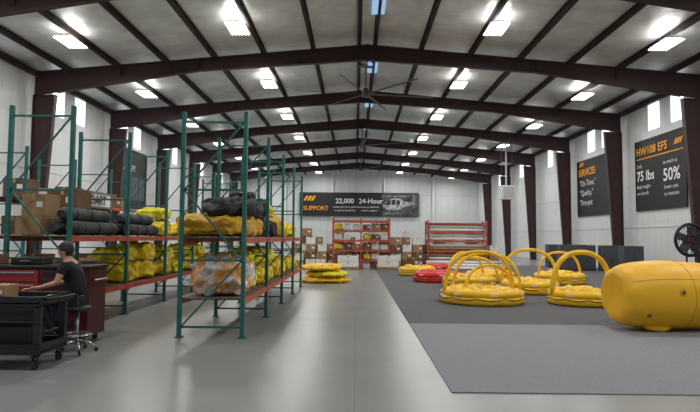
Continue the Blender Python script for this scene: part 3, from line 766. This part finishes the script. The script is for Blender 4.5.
def skin(name, J, E, m, parent, root, sub=2):
    names = list(J); idx = {n: i for i, n in enumerate(names)}
    me = bpy.data.meshes.new(name); me.from_pydata([J[n][0] for n in names], [(idx[a], idx[b]) for a, b in E], [])
    o = bpy.data.objects.new(name, me); COL.objects.link(o); o.parent = parent
    md = o.modifiers.new('skin', 'SKIN'); md.use_smooth_shade = True
    sv = me.skin_vertices[0].data
    for n in names:
        r = J[n][1]; sv[idx[n]].radius = (r, r) if not isinstance(r, tuple) else r
        sv[idx[n]].use_root = (n == root)
    s = o.modifiers.new('sub', 'SUBSURF'); s.levels = sub; s.render_levels = sub
    me.materials.append(M[m]); return o
pe = thing('person', 'seated person in black t-shirt and dark trousers leaning over the cart', 'person', (PX, PY, 0), rz=math.pi)
J = {'pel': ((0, 0, .76), .12), 'wst': ((.02, 0, .93), (.115, .13)), 'chs': ((.08, 0, 1.12), (.12, .15)), 'uch': ((.13, 0, 1.25), (.09, .12)), 'nk': ((.165, 0, 1.335), .062), 'hb': ((.205, 0, 1.39), .078), 'hd': ((.225, 0, 1.465), .102), 'ht': ((.212, 0, 1.54), .092),
     'sl': ((.13, .165, 1.26), .06), 'el': ((.2, .25, 1.02), .042), 'wl': ((.38, .36, .965), .027), 'hl': ((.43, .40, .955), (.022, .036)), 'kl2': ((.475, .435, .95), (.016, .034)),
     'sr': ((.13, -.165, 1.26), .06), 'er': ((.24, -.2, 1.02), .042), 'wr': ((.44, -.06, .965), .027), 'hr': ((.48, 0, .955), (.022, .036)), 'kr2': ((.51, .045, .95), (.016, .034)),
     'hpl': ((.04, .095, .75), .09), 'knl': ((.44, .13, .745), .062), 'cal': ((.42, .12, .58), .055), 'anl': ((.33, .1, .33), .036), 'tol': ((.45, .11, .285), .034),
     'hpr': ((.04, -.095, .75), .09), 'knr': ((.44, -.13, .745), .062), 'car': ((.42, -.12, .58), .055), 'anr': ((.33, -.1, .33), .036), 'tor': ((.45, -.11, .285), .034)}
E = [('pel', 'wst'), ('wst', 'chs'), ('chs', 'uch'), ('uch', 'nk'), ('nk', 'hb'), ('hb', 'hd'), ('hd', 'ht'), ('uch', 'sl'), ('sl', 'el'), ('el', 'wl'), ('wl', 'hl'), ('hl', 'kl2'), ('uch', 'sr'), ('sr', 'er'), ('er', 'wr'), ('wr', 'hr'), ('hr', 'kr2'),
     ('pel', 'hpl'), ('hpl', 'knl'), ('knl', 'cal'), ('cal', 'anl'), ('anl', 'tol'), ('pel', 'hpr'), ('hpr', 'knr'), ('knr', 'car'), ('car', 'anr'), ('anr', 'tor')]
JB = dict(J)
for k2, rr in (('pel', .075), ('hpl', .06), ('hpr', .06), ('wst', (.09, .1)), ('chs', (.1, .13))): JB[k2] = (J[k2][0], rr)
skin('body', JB, E, 'skin', pe, 'pel')
def bigger(keys, d):
    o = {}
    for k in keys:
        p, r = J[k]; o[k] = (p, (r[0]+d, r[1]+d) if isinstance(r, tuple) else r+d)
    return o
T = bigger(['pel', 'wst', 'chs', 'uch', 'sl', 'sr'], .02)
T['pel'] = ((0, 0, .80), (.135, .165))
T['nk0'] = ((.15, 0, 1.31), .074); T['ml'] = ((.17, .215, 1.13), .062); T['mr'] = ((.19, -.185, 1.13), .062)
skin('t_shirt', T, [('pel', 'wst'), ('wst', 'chs'), ('chs', 'uch'), ('uch', 'nk0'), ('uch', 'sl'), ('sl', 'ml'), ('uch', 'sr'), ('sr', 'mr')], 'shirt', pe, 'pel')
T = bigger(['pel', 'hpl', 'hpr', 'knl', 'knr', 'cal', 'car', 'anl', 'anr'], .016)
skin('trousers', T, [('pel', 'hpl'), ('hpl', 'knl'), ('knl', 'cal'), ('cal', 'anl'), ('pel', 'hpr'), ('hpr', 'knr'), ('knr', 'car'), ('car', 'anr')], 'jeans', pe, 'pel')
for s in (1, -1):
    obj('shoe', MB().lump(.28, .1, .1, 3, .01, .7, 24, 12), 'black', pe, loc=(.4, s*.105, .235))
    obj('ear', MB().lump(.04, .02, .06, 1, 0, .9, 12, 8), 'skin', pe, loc=(.2, s*.09, 1.43))
    obj('eye', MB().lump(.014, .022, .014, 1, 0, 1, 12, 8), 'eye', pe, loc=(.306, s*.034, 1.468))
obj('nose', MB().add([(.295, -.016, 1.43), (.295, .016, 1.43), (.343, 0, 1.434), (.305, 0, 1.48)], [(0, 1, 2), (0, 2, 3), (1, 3, 2), (0, 3, 1)], True), 'skin', pe)
obj('mouth', MB().lump(.014, .045, .012, 1, 0, .9, 12, 6), 'lip', pe, loc=(.296, 0, 1.4))
vs = []; nu, nv = 40, 24
for j in range(nv+1):
    ph = -math.pi/2+math.pi*j/nv
    for i in range(nu):
        th = 2*math.pi*i/nu
        k = 1+.035*noise.noise((math.cos(th)*4, math.sin(th)*4, ph*3))
        vs.append((.207+math.cos(ph)*math.cos(th)*.116*k, math.cos(ph)*math.sin(th)*.103*k, 1.492+math.sin(ph)*.125*k))
fs = []
def ok(v):
    x, y, z = v
    line = 1.375+max(0, x-.15)*1.05
    if abs(y) > .07 and x > .17: line = max(line, 1.47)
    return z > line
for j in range(nv):
    for i in range(nu):
        q = (j*nu+i, j*nu+(i+1) % nu, (j+1)*nu+(i+1) % nu, (j+1)*nu+i)
        if all(ok(vs[t]) for t in q): fs.append(q)
h = obj('hair', MB().add(vs, fs, True), 'hair', pe)
bmh = bmesh.new(); bmh.from_mesh(h.data); bmesh.ops.delete(bmh, geom=[v for v in bmh.verts if not v.link_faces], context='VERTS'); bmh.to_mesh(h.data); bmh.free()
sd = h.modifiers.new('thick', 'SOLIDIFY'); sd.thickness = .02; sd.offset = -1
for (base, d, side) in (((.485, .44, .95), Vector((.78, .6, 0)), 1), ((.515, .05, .95), Vector((.55, .8, 0)), -1)):
    d.normalize(); n = Vector((-d.y, d.x, 0)); base = Vector(base)
    for i, L in enumerate((.062, .075, .08, .07)):
        o_ = (i-1.5)*.019*(-side); p = base+n*o_
        J2 = {'a': (tuple(p-d*.03), .0085), 'b': (tuple(p+d*L*.45+Vector((0, 0, .006))), .008), 'c': (tuple(p+d*L*.8+Vector((0, 0, -.008))), .0075), 'd': (tuple(p+d*L+Vector((0, 0, -.026))), .006)}
        skin('finger', J2, [('a', 'b'), ('b', 'c'), ('c', 'd')], 'skin', pe, 'a', 1)
    q = base-d*.05+n*.03*side*(-1 if side < 0 else -1)
    J2 = {'a': (tuple(q), .011), 'b': (tuple(q+d*.03-n*.022*side), .0095), 'c': (tuple(q+d*.06-n*.024*side+Vector((0, 0, -.01))), .007)}
    skin('thumb', J2, [('a', 'b'), ('b', 'c')], 'skin', pe, 'a', 1)

# ------------------------------------------------------------------ world
w = bpy.data.worlds.new('world'); scene.world = w; w.use_nodes = True
bg = w.node_tree.nodes['Background']; bg.inputs[0].default_value = (.82, .91, 1, 1); bg.inputs[1].default_value = .42
